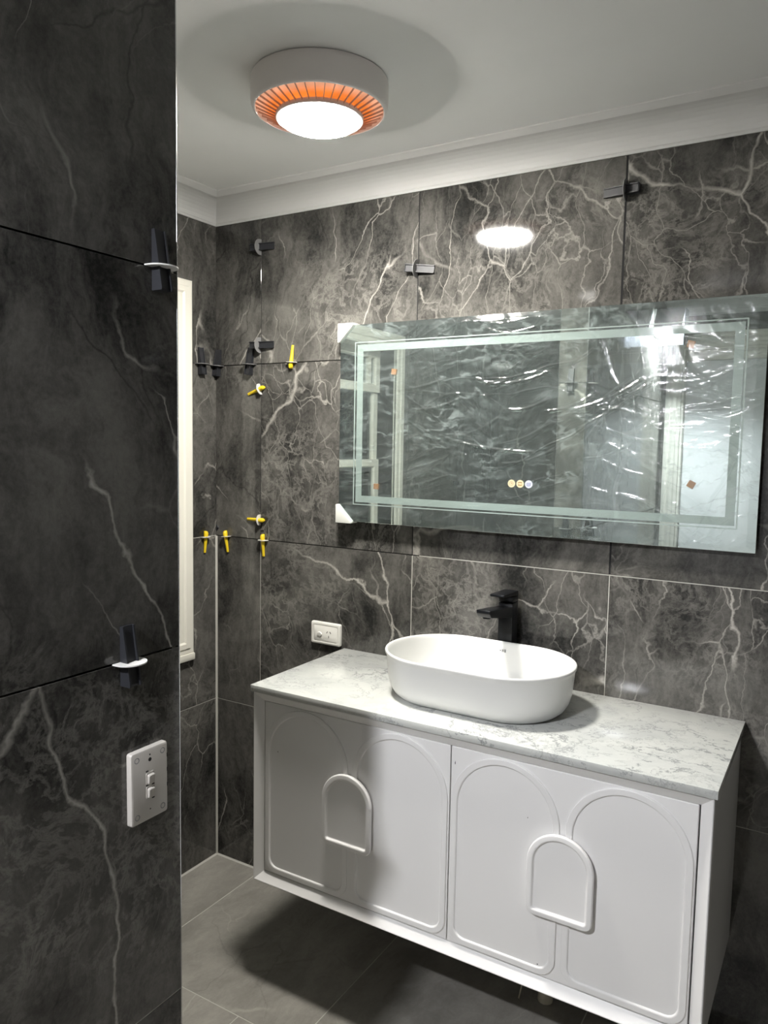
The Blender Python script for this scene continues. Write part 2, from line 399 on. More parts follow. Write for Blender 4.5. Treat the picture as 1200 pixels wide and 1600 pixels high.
# local u runs along +y of the world when rotz = 90 deg; tile front then faces +x
US = [YB, -2.06, -1.46, -0.86, -0.26, 0.0]
tiled(wall_left, (0, 0), math.pi/2, US, ZS, 0.0026, hole=(WY0-0.004, WY1+0.004, WZ0-0.02, WZ1+0.004), seeds={(4, 0): 3.3, (4, 1): 41.2, (4, 2): 27.9, (4, 3): 11.5})
box('grout_line', -T, -0.0006, -0.20, 0, 1.199-0.0012, 1.199+0.0012, 'grout', wall_left)
box('grout_line', -T, -0.0006, YB, 0, 0.5985-0.0012, 0.5985+0.0012, 'grout', wall_left)
bead('sealant_bead', (0, YB, 0), (0, 0, 0), 0.005, wall_left, (1, 0, 0), (0, 0, 1))

# right wall, outside the view
wall_right = struct('wall_right', box_bm(XR+T+0.0005, XR+0.12, YB-0.12, 0.12, 0, CEIL+0.1), 'backing')
tiled(wall_right, (XR, 0), -math.pi/2, [0.0, 0.6, 1.2, 1.8, 2.4, -YB], ZS, 0.0026)

# partition
PX0, PX1, PY = 0.885, 1.005, -1.150
wall_part = struct('wall_partition', box_bm(PX0+T, PX1-T-0.0005, YB, PY-T-0.0005, 0, CEIL+0.05), 'backing')
PU = [YB, -2.35, -1.75, PY-0.0005]
tiled(wall_part, (PX1, 0), math.pi/2, PU, [0.0, 0.5985, 1.199, 1.8, CEIL], 0.003, seeds={(2, 0): 15.1, (2, 1): 33.6, (2, 2): 7.9, (2, 3): 19.4}, frost0=0.52)
tiled(wall_part, (PX0, 0), -math.pi/2, [-u for u in reversed(PU)], [0.0, 0.5985, 1.199, 1.8, CEIL], 0.003)
tiled(wall_part, (0, PY), math.pi, [-PX1+0.003, -PX0-0.003], [0.0, 0.5985, 1.199, 1.8, CEIL], 0.003)
box('grout_line', PX1-T, PX1-0.0006, YB, PY-0.004, 0.5985-0.001, 0.5985+0.001, 'grout', wall_part)
for x in (PX1, PX0):
    s = 1 if x == PX1 else -1
    bm = bmesh.new()
    n = 8; cx, cy = x - s*0.003, PY - 0.003
    arc = [(cx + s*0.0036*math.cos(t), cy + 0.0036*math.sin(t)) for t in [math.pi/2*i/n for i in range(n+1)]] + [(cx - s*0.002, cy - 0.002)]
    o = link('edge_trim', to_mesh(loft([[(a, b, 0.0) for a, b in arc], [(a, b, CEIL) for a, b in arc]]), 'edge_trim', True, 40), 'alu', wall_part)
    o['label'] = 'thin silver metal edge trim'

# door wall behind the camera, with the door
DX0, DX1, DZ = 1.115, 1.935, 2.09
dw = bmesh.new()
for a in ((-0.15, DX0-0.03, YB-0.12, YB-T-0.0005, 0, CEIL+0.1), (DX1+0.03, XR+0.12, YB-0.12, YB-T-0.0005, 0, CEIL+0.1), (DX0-0.03, DX1+0.03, YB-0.12, YB-T-0.0005, DZ+0.03, CEIL+0.1)):
    box_bm(*a, bm=dw)
wall_door = struct('wall_front', dw, 'backing')
tiled(wall_door, (0, YB), math.pi, [-XR, -2.4, -1.8, -1.2, -0.6, 0.0], ZS, 0.0026, hole=(-DX1-0.03, -DX0+0.03, -1, DZ+0.03))

# floor
floor = struct('floor', box_bm(-0.12, XR+0.12, YB-0.12, 0.12, -0.1, -T-0.0005), 'grout', 'grout bed of the tiled floor')
def floor_tile(x0, x1, y0, y1, seed):
    g = 0.0014
    me = to_mesh(box_bm(-(x1-x0)/2+g, (x1-x0)/2-g, 0, T, -(y1-y0)/2+g, (y1-y0)/2-g, 0.0006, 1), 'tile')
    o = link('tile', me, 'floor', floor, ((x0+x1)/2, (y0+y1)/2, 0), (-math.pi/2, 0, 0)); o['seed'] = seed; o['frost'] = 0.4
rows = [(-0.5765, 0.0, 0.2118), (-1.178, -0.5765, 0.0206), (-1.78, -1.178, 0.2118), (-2.38, -1.78, 0.0206), (YB-0.1, -2.38, 0.2118)]
for k, (y0, y1, s) in enumerate(rows):
    xs = [0.0] + [s + 0.6*i for i in range(7) if 0.015 < s + 0.6*i < XR-0.02] + [XR]
    for i in range(len(xs)-1): floor_tile(xs[i], xs[i+1], y0, y1, 60 + k*5.3 + i*2.1)
    for x in xs[1:-1]: box('grout_line', x-0.0013, x+0.0013, y0+0.0013, y1-0.0013, -T, -0.0004, 'grout', floor)
    if k: box('grout_line', 0.0, XR, y1-0.0013, y1+0.0013, -T, -0.0004, 'grout', floor)

# ceiling and cornice
ceiling = struct('ceiling', box_bm(-0.12, XR+0.12, YB-0.12, 0.12, CEIL, CEIL+0.1), 'ceiling')
prof = [(0.0, 2.278), (0.004, 2.278), (0.006, 2.284)]
for i in range(9):
    t = math.pi/2*i/8
    prof.append((0.078 - 0.070*math.cos(t), 2.286 + 0.060*math.sin(t)))
prof += [(0.088, 2.3525), (0.096, 2.3575), (0.098, CEIL), (0.0, CEIL)]
def cornice(name, p0, p1, inn, m0, m1):
    """along a wall from p0 to p1, inn = direction into the room; m0, m1 = mitre sign at the ends"""
    p0, p1, inn = Vector(p0), Vector(p1), Vector(inn); d = (p1-p0).normalized()
    rings = [[p0 + inn*a + d*a*m0 + Vector((0, 0, z)) for a, z in prof], [p1 + inn*a - d*a*m1 + Vector((0, 0, z)) for a, z in prof]]
    return struct(name, loft(rings), 'cornice')
cornice('trim_1', (0, 0, 0), (XR, 0, 0), (0, -1, 0), 1, 1)
cornice('trim_2', (0, YB, 0), (0, 0, 0), (1, 0, 0), 1, 1)
cornice('trim_3', (XR, 0, 0), (XR, YB, 0), (-1, 0, 0), 1, 1)
cornice('trim_4', (XR, YB, 0), (PX1, YB, 0), (0, 1, 0), 1, 0)
cornice('trim_5', (PX0, YB, 0), (0, YB, 0), (0, 1, 0), 0, 1)

# window in the left wall (frame built in a local xz plane, turned to face +x)
win = empty('window_1', (0, 0, 0), (0, 0, math.pi/2)); tag(win, 'cream painted sash window with dark night glass', kind='structure')
ap = [(0, -0.002), (0, 0.010), (0.006, 0.014), (0.020, 0.014), (0.024, 0.018), (0.040, 0.018), (0.046, 0.013), (0.068, 0.013), (0.075, 0.008), (0.075, -0.002)]
link('architrave', to_mesh(frame_sweep(WY0-0.075, WY1+0.075, 0.797, 2.070, ap), 'architrave'), 'trim', win)
box('window_sill', WY0-0.075, WY1+0.075, -0.019, 0.10, 0.775, 0.800, 'trim', win, 0.004)
link('reveal_lining', to_mesh(frame_sweep(WY0-0.012, WY1+0.012, WZ0-0.012, WZ1+0.012, [(0, 0.004), (0.012, 0.004), (0.012, -0.135), (0, -0.135)]), 'reveal_lining'), 'trim', win)
def sash(z0, z1, y):
    s = link('sash_frame', to_mesh(frame_sweep(WY0+0.002, WY1-0.002, z0, z1, [(0, -y), (0.034, -y), (0.040, -y-0.010), (0.040, -y-0.032), (0, -y-0.032)]), 'sash_frame'), 'trim', win)
    link('pane', to_mesh(box_bm(WY0+0.040, WY1-0.040, y+0.018, y+0.022, z0+0.038, z1-0.038), 'pane'), 'glass', s)
    return s
sash(1.79, WZ1-0.001, 0.088); sash(1.42, 1.832, 0.100); sash(WZ0+0.001, 1.46, 0.088)
box('mullion', -1.250, -1.222, 0.092, 0.118, 1.83, WZ1-0.03, 'trim', win)

# doorway lining, architrave and door leaf
door = empty('door_1', (0, YB, 0)); tag(door, 'closed white door in a cream moulded frame, seen in the mirror', kind='structure')
def flip(bm):
    for v in bm.verts: v.co.y = -v.co.y
    return bm
for a in ((DX0-0.03, DX0, -0.125, 0.0, 0, DZ+0.03), (DX1, DX1+0.03, -0.125, 0.0, 0, DZ+0.03), (DX0, DX1, -0.125, 0.0, DZ, DZ+0.03)):
    box('jamb', *a, 'trim', door, 0.002)
dp = [(0, 0.0), (0, 0.012), (0.012, 0.016), (0.022, 0.016), (0.028, 0.011), (0.044, 0.020), (0.060, 0.020), (0.066, 0.014), (0.082, 0.012), (0.085, 0.0)]
fr = frame_sweep(DX0-0.095, DX1+0.095, -0.3, DZ+0.095, [(d, h+0.0) for d, h in dp])
bmesh.ops.bisect_plane(fr, geom=fr.verts[:]+fr.edges[:]+fr.faces[:], plane_co=(0, 0, 0.001), plane_no=(0, 0, -1), clear_outer=True)
link('architrave', to_mesh(flip(fr), 'architrave'), 'trim', door)
box('head_stop', DX0, DX1, -0.075, -0.035, 2.036, DZ, 'trim', door)
leaf = box('door_leaf', DX0+0.003, DX1-0.003, -0.075, -0.037, 0.006, 2.033, 'hallwall', door, 0.0015)
leaf['label'] = 'closed plain white door leaf'
def lathe(prof_, n=48):
    return loft([[(r*math.cos(2*math.pi*i/n), r*math.sin(2*math.pi*i/n), z) for i in range(n)] for r, z in prof_])
link('door_knob', to_mesh(lathe([(0.026, 0.0), (0.026, 0.006), (0.011, 0.010), (0.011, 0.035), (0.026, 0.045), (0.028, 0.055), (0.022, 0.064), (0.004, 0.066)], 32), 'door_knob', True, 40), 'alu', leaf, (DX1-0.07, -0.037, 1.0), (-math.pi/2, 0, 0))
wl = empty('wall_lamp', (PX1+0.0005, -2.38, 2.20)); tag(wl, 'small wall lamp with an added baffle high on the partition near the door, seen in the mirror', 'wall lamp')
box('back_plate', 0, 0.010, -0.055, 0.055, -0.07, 0.075, 'white', wl, 0.002)
link('lamp_globe', to_mesh(lathe([(0.020, 0.0), (0.024, 0.006), (0.024, 0.086), (0.021, 0.097), (0.012, 0.104), (0.002, 0.106)], 32), 'lamp_globe', True, 60), 'halllamp', wl, (0.026, 0, 0), (0, math.pi/2, 0))
link('lamp_holder', to_mesh(lathe([(0.030, 0.0), (0.030, 0.014), (0.020, 0.0155)], 24), 'lamp_holder', True, 40), 'white', wl, (0.0105, 0, 0), (0, math.pi/2, 0))
sh = bmesh.new(); box_bm(0.150, 0.154, -0.052, 0.050, -0.115, 0.074, bm=sh); box_bm(0.010, 0.154, -0.052, 0.050, 0.0705, 0.0745, bm=sh); box_bm(0.010, 0.150, -0.054, -0.050, -0.105, 0.074, bm=sh)  # baffle plates added to keep lamp light off door, side wall and ceiling
cp = loft([[(0.010, 0.050, 0.0705), (0.154, 0.050, 0.0705), (0.154, 0.050, 0.0745), (0.010, 0.050, 0.0745)], [(0.010, 0.130, -0.040), (0.154, 0.130, -0.040), (0.154, 0.130, -0.036), (0.010, 0.130, -0.036)]])
tmp = bpy.data.meshes.new('t'); cp.to_mesh(tmp); cp.free(); sh.from_mesh(tmp); bpy.data.meshes.remove(tmp)
link('light_baffle', to_mesh(sh, 'light_baffle'), 'blackp', wl)['label'] = 'added dark baffle shaping the lamp light'

# ------------------------------------------------------------------ ceiling heater light
heat = empty('ceiling_heater_light', (0.845, -0.555, CEIL)); tag(heat, 'round white ceiling heater light with glowing orange ring and lit centre panel', 'ceiling light')
pr = [(0.150, 0.0), (0.156, -0.002), (0.157, -0.010), (0.157, -0.050), (0.1560, -0.058), (0.1535, -0.064), (0.1505, -0.0665), (0.1475, -0.0668), (0.1465, -0.064), (0.1465, -0.045), (0.150, -0.040), (0.150, -0.002)]
bm = loft([[(r*math.cos(2*math.pi*i/72), r*math.sin(2*math.pi*i/72), z) for i in range(72)] for r, z in pr], True, False, False)
link('housing', to_mesh(bm, 'housing', True, 50), 'heater', heat)
bm = loft([[(r*math.cos(2*math.pi*i/72), r*math.sin(2*math.pi*i/72), z) for i in range(72)] for r, z in [(0.1475, -0.056), (0.135, -0.0620), (0.118, -0.0695), (0.0995, -0.0765)]], True, False, False)
link('heating_element', to_mesh(bm, 'heating_element', True, 50), 'glow', heat)['label'] = 'orange glowing heating ring'
bm = loft([[(r*math.cos(2*math.pi*i/72), r*math.sin(2*math.pi*i/72), z) for i in range(72)] for r, z in [(0.098, -0.02), (0.1005, -0.078), (0.1005, -0.0855), (0.0998, -0.0862), (0.0900, -0.0860), (0.0890, -0.0850)]], True, False, False)
link('panel_rim', to_mesh(bm, 'panel_rim', True, 50), 'heater', heat)
link('light_panel', to_mesh(lathe([(0.0895, -0.084), (0.0905, -0.0868), (0.0895, -0.0895), (0.0865, -0.0925), (0.080, -0.0955), (0.068, -0.0985), (0.045, -0.1015), (0.004, -0.1030)], 64), 'light_panel', True, 60), 'panel', heat)['label'] = 'bright white round light panel'
fb = bmesh.new()
vs_ = [(0.1003, -0.0810), (0.1465, -0.0615), (0.1465, -0.055), (0.1003, -0.074)]
f0 = [fb.verts.new((r, -0.0007, z)) for r, z in vs_]; f1 = [fb.verts.new((r, 0.0007, z)) for r, z in vs_]
fb.faces.new(f0); fb.faces.new(f1)
for i in range(4): fb.faces.new((f0[i], f0[(i+1) % 4], f1[(i+1) % 4], f1[i]))
fin_me = to_mesh(fb, 'fin')
for k in range(40): link('fin', fin_me, 'fin', heat, None, (0, 0, 2*math.pi*(k+0.5)/40))

# ------------------------------------------------------------------ vanity
VX0, VX1, VYF, VZ0, VZ1 = 0.566, 1.748, -0.455, 0.308, 0.852
van = empty('vanity_cabinet', ((VX0+VX1)/2, -0.23, VZ0)); tag(van, 'white wall-hung vanity cabinet with arched panel doors', 'vanity')
VO = van.location
def vlink(name, bm, mat, parent=None, smooth=False, ang=None):
    """mesh given in world coordinates, stored relative to the vanity"""
    for v in bm.verts: v.co = v.co - VO
    return link(name, to_mesh(bm, name, smooth, ang), mat, parent or van)
c = bmesh.new()
th = 0.018
box_bm(VX0+0.001, VX0+th, VYF+0.02, -0.001, VZ0+0.001, VZ1, bm=c); box_bm(VX1-th, VX1-0.001, VYF+0.02, -0.001, VZ0+0.001, VZ1, bm=c)
box_bm(VX0+th, VX1-th, VYF+0.03, -0.001, VZ0+0.001, VZ0+th, bm=c); box_bm(VX0+th, VX1-th, VYF+0.04, -0.001, VZ1-th, VZ1, bm=c)
box_bm(VX0+th, VX1-th, -0.012, -0.001, VZ0+th, VZ1-th, bm=c)
vlink('carcass', c, 'side')
vlink('front_frame', frame_sweep(VX0, VX1, VZ0, VZ1, [(0.0, -VYF-0.03), (0.0, -VYF-0.002), (0.0015, -VYF), (0.0035, -VYF), (0.0265, -VYF-0.017), (0.0265, -VYF-0.03)]), 'white')
DY = VYF + 0.016    # door front plane
mid = 1.1645
def make_door(x0, x1, hx):
    z0, z1 = VZ0+0.0285, VZ1-0.0275
    d = vlink('door', box_bm(x0, x1, DY, DY+0.017, z0, z1, 0.0012, 1), 'white')
    wpan = (x1-x0)/2 - 0.010
    for cx in (x0 + 0.0035 + wpan/2, x1 - 0.0035 - wpan/2):
        zt, zb, wd, rb = z1-0.003, z0+0.004, wpan, 0.042
        o = lambda k: arch(cx, zb, zt, wd, rb, 32, k)
        hgt = 0.0045
        rl = ring_loft([(o(0), DY+0.002), (o(0), DY-hgt+0.0014), (o(0.0006), DY-hgt+0.0005), (o(0.0016), DY-hgt), (o(0.0128), DY-hgt), (o(0.0146), DY-hgt+0.0006), (o(0.0156), DY-hgt+0.0018), (o(0.0168), DY+0.0002), (o(0.0172), DY+0.002)])
        vlink('arch_moulding', rl, 'white', d, True, 14)
    zb, zt, wd = 0.487, 0.687, 0.152
    o = lambda k: arch(hx, zb, zt, wd, 0.020, 28, k)
    rings = [(o(0.004), DY-0.004), (o(0.0008), DY-0.010), (o(0), DY-0.013), (o(0.0006), DY-0.0165), (o(0.0022), DY-0.0185), (o(0.0045), DY-0.019), (o(0.0115), DY-0.019), (o(0.0138), DY-0.0180), (o(0.0150), DY-0.0155), (o(0.0165), DY-0.0135), (o(0.0180), DY-0.013)]
    hb = loft([[(x, y, z) for x, z in p] for p, y in rings], True, True, True)
    vlink('handle', hb, 'white', d, True, 14)['label'] = 'arched recessed white pull handle'
    sb = box_bm(hx-0.03, hx+0.03, DY-0.006, DY+0.001, 0.55, 0.64)
    vlink('handle_mount', sb, 'white', d)
    return d
make_door(VX0+0.0285, mid-0.0012, 0.8765); make_door(mid+0.0012, VX1-0.0300, 1.4425)
for cx_, cz_, cy_, w_, h_ in ((0.793, 0.585, DY, 0.004, 0.005), (0.640, 0.690, DY, 0.0025, 0.004), (1.176, 0.785, DY, 0.002, 0.010), (1.395, 0.362, DY, 0.004, 0.003), (1.36, 0.70, DY, 0.002, 0.003)):
    vlink('paint_chip', outline_prism([(cx_-w_/2, cz_), (cx_-w_*0.1, cz_-h_/2), (cx_+w_/2, cz_-h_*0.2), (cx_+w_*0.2, cz_+h_/2)], cy_+0.0005, cy_-0.0002), 'dark')
# worktop
ct = link('marble_worktop', to_mesh(box_bm(-0.597, 0.597, -0.232, 0.228, 0, 0.0185, 0.0012, 2), 'marble_worktop', True, 40), 'marble', None, (1.1575, -0.2295, VZ1+0.0005))
tag(ct, 'white marble worktop with grey veins on the vanity', 'worktop')
ZC = VZ1 + 0.019

# ------------------------------------------------------------------ basin
def stad(a, R, z, n=96):
    out = []
    for i in range(n):
        t = 2*math.pi*(i+0.5)/n; cx, sx = math.cos(t), math.sin(t)
        out.append((R*cx + (a if cx > 0 else -a), R*sx, z))
    return out
basin = empty('vessel_basin', (1.137, -0.2345, ZC)); tag(basin, 'white oval vessel basin standing on the marble worktop', 'basin')
A = 0.0905
P = [(0.112, 0.0), (0.118, 0.0), (0.128, 0.004), (0.140, 0.014), (0.149, 0.030), (0.1545, 0.050), (0.158, 0.080), (0.1605, 0.108), (0.162, 0.113), (0.1645, 0.117), (0.1650, 0.1205), (0.1640, 0.1235), (0.1620, 0.1245), (0.1590, 0.1238), (0.1570, 0.121), (0.1555, 0.113), (0.152, 0.075), (0.147, 0.045), (0.138, 0.028), (0.120, 0.020), (0.08, 0.017), (0.03, 0.0155)]
link('bowl', to_mesh(loft([stad(A, R, z) for R, z in P]), 'bowl', True, 60), 'ceramic', basin)
lg = bmesh.new()
for i, (dx, hz, ww) in enumerate(((-0.0065, 0.003, 0.0025), (-0.001, 0.008, 0.0012), (0.002, 0.008, 0.0012), (0.006, 0.009, 0.0012), (0.0085, 0.009, 0.0012))):
    box_bm(dx-ww/2, dx+ww/2, 0.1540, 0.1548, 0.100-hz/2, 0.100+hz/2, bm=lg)
box_bm(-0.001, 0.002, 0.1540, 0.1548, 0.0995, 0.1005, bm=lg); box_bm(0.006, 0.0085, 0.1540, 0.1548, 0.0995, 0.1005, bm=lg)
lo = link('logo_mark', to_mesh(lg, 'logo_mark'), 'blackp', basin, (0.006, -0.0005, 0)); lo['label'] = 'tiny dark printed mark inside the rim'

# ------------------------------------------------------------------ tap
tx, ty = 1.141, -0.044
tap = empty('basin_mixer_tap', (tx, ty, ZC)); tag(tap, 'matt black tall square basin mixer tap behind the basin', 'tap')
box('body', -0.021, 0.021, -0.021, 0.021, 0, 0.232, 'black', tap, 0.002)
def wedge_bar(pts_side, hx0, hx1):
    rings = []
    a = [(-hx0 if p[2] == 0 else -hx1, p[0], p[1]) for p in pts_side]; b = [(hx0 if p[2] == 0 else hx1, p[0], p[1]) for p in pts_side]
    bm = loft([a, b]); bmesh.ops.bevel(bm, geom=list(bm.edges), offset=0.0015, segments=2, profile=0.5, affect='EDGES'); return bm
link('spout', to_mesh(wedge_bar([(-0.018, 0.222, 0), (-0.018, 0.192, 0), (-0.164, 0.217, 1), (-0.175, 0.229, 1), (-0.175, 0.238, 1)], 0.021, 0.019), 'spout', True, 40), 'black', tap)
link('aerator', to_mesh(lathe([(0.011, 0.0), (0.011, -0.006), (0.009, -0.007)], 24), 'aerator', True, 40), 'black', tap, (0, -0.150, 0.218))
box('lever_base', -0.021, 0.021, -0.021, 0.021, 0.234, 0.250, 'black', tap, 0.0015)
link('lever', to_mesh(wedge_bar([(0.021, 0.262, 0), (0.021, 0.249, 0), (-0.085, 0.258, 1), (-0.085, 0.265, 1)], 0.021, 0.0205), 'lever', True, 40), 'black', tap)

# ------------------------------------------------------------------ mirror
MX0, MX1, MZ0, MZ1, MF = 0.5555, 1.757, 1.292, 1.900, -0.036
mir = empty('led_mirror', ((MX0+MX1)/2, -0.018, MZ0)); tag(mir, 'large frameless light-up mirror still wrapped in clear film above the basin', 'mirror')
MO = mir.location
def mlink(name, bm, mat, parent=None, smooth=False, ang=None):
    for v in bm.verts: v.co = v.co - MO
    return link(name, to_mesh(bm, name, smooth, ang), mat, parent or mir)
mlink('backing_frame', box_bm(MX0+0.025, MX1-0.012, -0.031, -0.0005, MZ0+0.02, MZ1-0.02), 'dark')
mlink('mirror_glass', box_bm(MX0, MX1, MF, MF+0.005, MZ0, MZ1, 0.0008, 1), 'mirror')
def flat_frame(x0, x1, z0, z1, wx, wz, y):
    bm = bmesh.new()
    O = [(x0, z0), (x1, z0), (x1, z1), (x0, z1)]; I = [(x0+wx, z0+wz), (x1-wx, z0+wz), (x1-wx, z1-wz), (x0+wx, z1-wz)]
    return loft([[(x, y+0.0003, z) for x, z in O], [(x, y, z) for x, z in O], [(x, y, z) for x, z in I], [(x, y+0.0003, z) for x, z in I]], True, False, False)
mlink('frosted_band', flat_frame(0.6190, 1.7070, 1.3545, 1.8385, 0.0215, 0.0205, MF-0.0003), 'frost')['label'] = 'pale frosted light band'
mlink('etched_line', flat_frame(0.6095, 1.7140, 1.3460, 1.8470, 0.0035, 0.0030, MF-0.0003), 'line')
for i, (bx, mt, ik) in enumerate(((1.1355, 'gold', 'icon'), (1.1607, 'gold', 'icon'), (1.1857, 'blue', 'iconb'))):
    bz = 1.4335
    def disc(r0, r1, y, n=28):
        if r0 > 0:
            return loft([[(bx + r*math.cos(2*math.pi*k/n), yy, bz + r*math.sin(2*math.pi*k/n)) for k in range(n)] for r, yy in ((r0, y+0.0003), (r0, y), (r1, y), (r1, y+0.0003))], True, False, False)
        return loft([[(bx + r*math.cos(2*math.pi*k/n), yy, bz + r*math.sin(2*math.pi*k/n)) for k in range(n)] for r, yy in ((r1, y+0.0003), (r1, y), (0.0002, y))], True, False, True)
    b = mlink('touch_button', disc(0, 0.0108, MF-0.0004), mt)
    ic = bmesh.new(); y = MF-0.0010
    def stroke(x0, x1, z0, z1): box_bm(bx+x0, bx+x1, y, y+0.0004, bz+z0, bz+z1, bm=ic)
    if i == 0:
        for k in range(10):
            a = 2*math.pi*k/10; stroke(0.0055*math.cos(a)-0.0008, 0.0055*math.cos(a)+0.0008, 0.0055*math.sin(a)-0.0008, 0.0055*math.sin(a)+0.0008)
        stroke(-0.0006, 0.0006, -0.0005, 0.0035); stroke(-0.0006, 0.0026, -0.0010, 0.0004)
    elif i == 1:
        stroke(-0.0062, 0.0062, 0.0022, 0.0040); stroke(-0.0062, 0.0062, -0.0040, -0.0022); stroke(-0.0045, 0.0045, 0.0040, 0.0052); stroke(-0.0045, 0.0045, -0.0052, -0.0040)
        stroke(-0.0062, -0.0035, -0.0006, 0.0006); stroke(0.0035, 0.0062, -0.0006, 0.0006)
    else:
        for k in (-0.0048, -0.0016, 0.0016, 0.0048): stroke(k-0.0006, k+0.0006, -0.0042, 0.0042)
        stroke(-0.0048, 0.0048, -0.0056, -0.0046)
    mlink('icon', ic, ik, b)
for px, pz, a in ((0.7512, 1.7525, 0.1), (0.6948, 1.4062, 0.05), (1.588, 1.7913, 0.25), (1.605, 1.4505, 0.5)):
    bm = box_bm(-0.0085, 0.0085, MF-0.0035, MF-0.0003, -0.0085, 0.0085, 0.0006, 1)
    bm.transform(Matrix.Translation((px, 0, pz)) @ Matrix.Rotation(a, 4, 'Y')); mlink('cork_pad', bm, 'cork')
def protector(x, z, sx, sz, s=0.052):
    pts = [(x-sx*0.006, z-sz*0.006), (x+sx*s, z-sz*0.006), (x+sx*s, z), (x, z+sz*s), (x-sx*0.006, z+sz*s)]
    bm = loft([[(px, MF-0.009, pz) for px, pz in pts], [(px, -0.006, pz) for px, pz in pts]])
    bmesh.ops.bevel(bm, geom=list(bm.edges), offset=0.0015, segments=2, profile=0.5, affect='EDGES'); return bm
mlink('corner_protector', protector(MX0, MZ1, 1, -1), 'foam', None, True, 40)['label'] = 'white foam corner protector'
mlink('corner_protector', protector(MX0, MZ0, 1, 1), 'foam', None, True, 40)['label'] = 'white foam corner protector'
# stretch film: wrinkled sheet hugging the glass, with a set of long sharp creases
CREASES = [(1.223, 1.631, 1.358, 1.677), (1.29, 1.634, 1.479, 1.711), (1.324, 1.634, 1.51, 1.708), (1.373, 1.633, 1.467, 1.67), (1.303, 1.615, 1.377, 1.648), (1.335, 1.507, 1.448, 1.547), (0.902, 1.561, 1.0, 1.509), (1.017, 1.727, 1.117, 1.719), (0.952, 1.56, 1.098, 1.618), (0.902, 1.565, 1.2, 1.521), (1.053, 1.709, 1.237, 1.738), (0.719, 1.698, 0.933, 1.73), (1.515, 1.442, 1.586, 1.397), (1.608, 1.556, 1.647, 1.502), (1.538, 1.602, 1.494, 1.554), (1.113, 1.637, 1.24, 1.667), (0.809, 1.639, 0.975, 1.671), (1.099, 1.486, 1.262, 1.534)]
def crease(x, z):
    h = 0.0
    for ax, az, bx, bz in CREASES:
        if x < min(ax, bx)-0.012 or x > max(ax, bx)+0.012: continue
        dx, dz = bx-ax, bz-az; L2 = dx*dx + dz*dz; t = max(0.0, min(1.0, ((x-ax)*dx + (z-az)*dz)/L2))
        bow = 0.012*math.sin(math.pi*t)                      # creases sag a little
        d = math.hypot(x-ax-t*dx, z-az-t*dz+bow)
        if d < 0.007: h += 0.0029*(0.5 + 0.5*math.cos(math.pi*d/0.007))*min(1.0, 8*t*(1-t)+0.15)
    return h
def film():
    nx, nz = 640, 324; bm = bmesh.new(); G = []
    nn = noise.noise
    def ridge(v, k): return max(0.0, 1.0 - abs(v)*k)**2
    for j in range(nz+1):
        row = []
        for i in range(nx+1):
            u = i/nx; v = j/nz; x = MX0 + 0.0008 + u*(MX1-MX0-0.0016); z = MZ0 + 0.0008 + v*(MZ1-MZ0-0.0016)
            wx = x + 0.09*nn((x*3, z*3, 0)); wz = z + 0.07*nn((x*3.5+9, z*3.5, 4)) + 0.012*nn((x*11, z*11, 2))
            fan = wz - 0.34*(wx-1.05)                       # creases running up to the right
            sag = wz + 0.10*(wx-1.1)**2*4                   # sagging, nearly level creases
            m1 = max(0.0, min(1.0, 0.45 + 1.6*nn((x*2.3, z*3.4, 12)))); m2 = max(0.0, min(1.0, 0.45 + 1.6*nn((x*2.6+7, z*3.0, 31))))
            hgt = 0.0026*ridge(nn((wx*1.8, fan*26, 1.5)), 4)*m1 + 0.0022*ridge(nn((wx*2.4+5, sag*30, 7.5)), 4)*m2 \
                + 0.0016*ridge(nn((wx*5+20, (wz-0.9*wx)*11, 3.3)), 7)*m2 + 0.0015*ridge(nn((wx*5+40, (wz+0.7*wx)*13, 5.3)), 7)*(1-m1) \
                + 0.0022*nn((wx*4, wz*8, 9.0)) + crease(x, z)
            e = min(1, min(u, 1-u)*60, min(v, 1-v)*40)
            row.append(bm.verts.new((x, MF - 0.0040*e - 0.0008 - hgt*e, z)))
        G.append(row)
    for j in range(nz):
        for i in range(nx): bm.faces.new((G[j][i], G[j][i+1], G[j+1][i+1], G[j+1][i]))
    return bm
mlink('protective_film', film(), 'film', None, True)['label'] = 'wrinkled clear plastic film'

# ------------------------------------------------------------------ power outlet on the back wall
ox, oz = 0.4925, 0.9105
out = empty('power_outlet', (ox, -0.0005, oz)); tag(out, 'white power outlet with one switch and one socket beside the worktop', 'power outlet')
def rrect(hw, hh, r, n=5):
    p = []
    for cx, cz, a0 in ((hw-r, hh-r, 0), (-hw+r, hh-r, 90), (-hw+r, -hh+r, 180), (hw-r, -hh+r, 270)):
        for k in range(n+1):
            a = math.radians(a0 + 90*k/n); p.append((cx + r*math.cos(a), cz + r*math.sin(a)))
    return p
def plate(hw, hh, r, dep):
    return loft([[(x, y, z) for x, z in rrect(hw-o_, hh-o_, r)] for o_, y in ((0.001, 0), (0, -0.001), (0, -dep+0.004), (0.001, -dep+0.0015), (0.0035, -dep), (0.010, -dep), (0.0108, -dep+0.0006), (0.0116, -dep))])
link('face_plate', to_mesh(plate(0.058, 0.037, 0.005, 0.0125), 'face_plate', True, 35), 'outlet', out)
rk = loft([[(x, y, z*0.85) for x, z in [(r*math.cos(2*math.pi*k/28), r*math.sin(2*math.pi*k/28)) for k in range(28)]] for r, y in ((0.0095, -0.011), (0.0095, -0.0145), (0.0085, -0.0158), (0.002, -0.0165))])
link('rocker', to_mesh(rk, 'rocker', True, 40), 'outlet', out, (-0.022, 0, -0.002), (0.12, 0, 0))
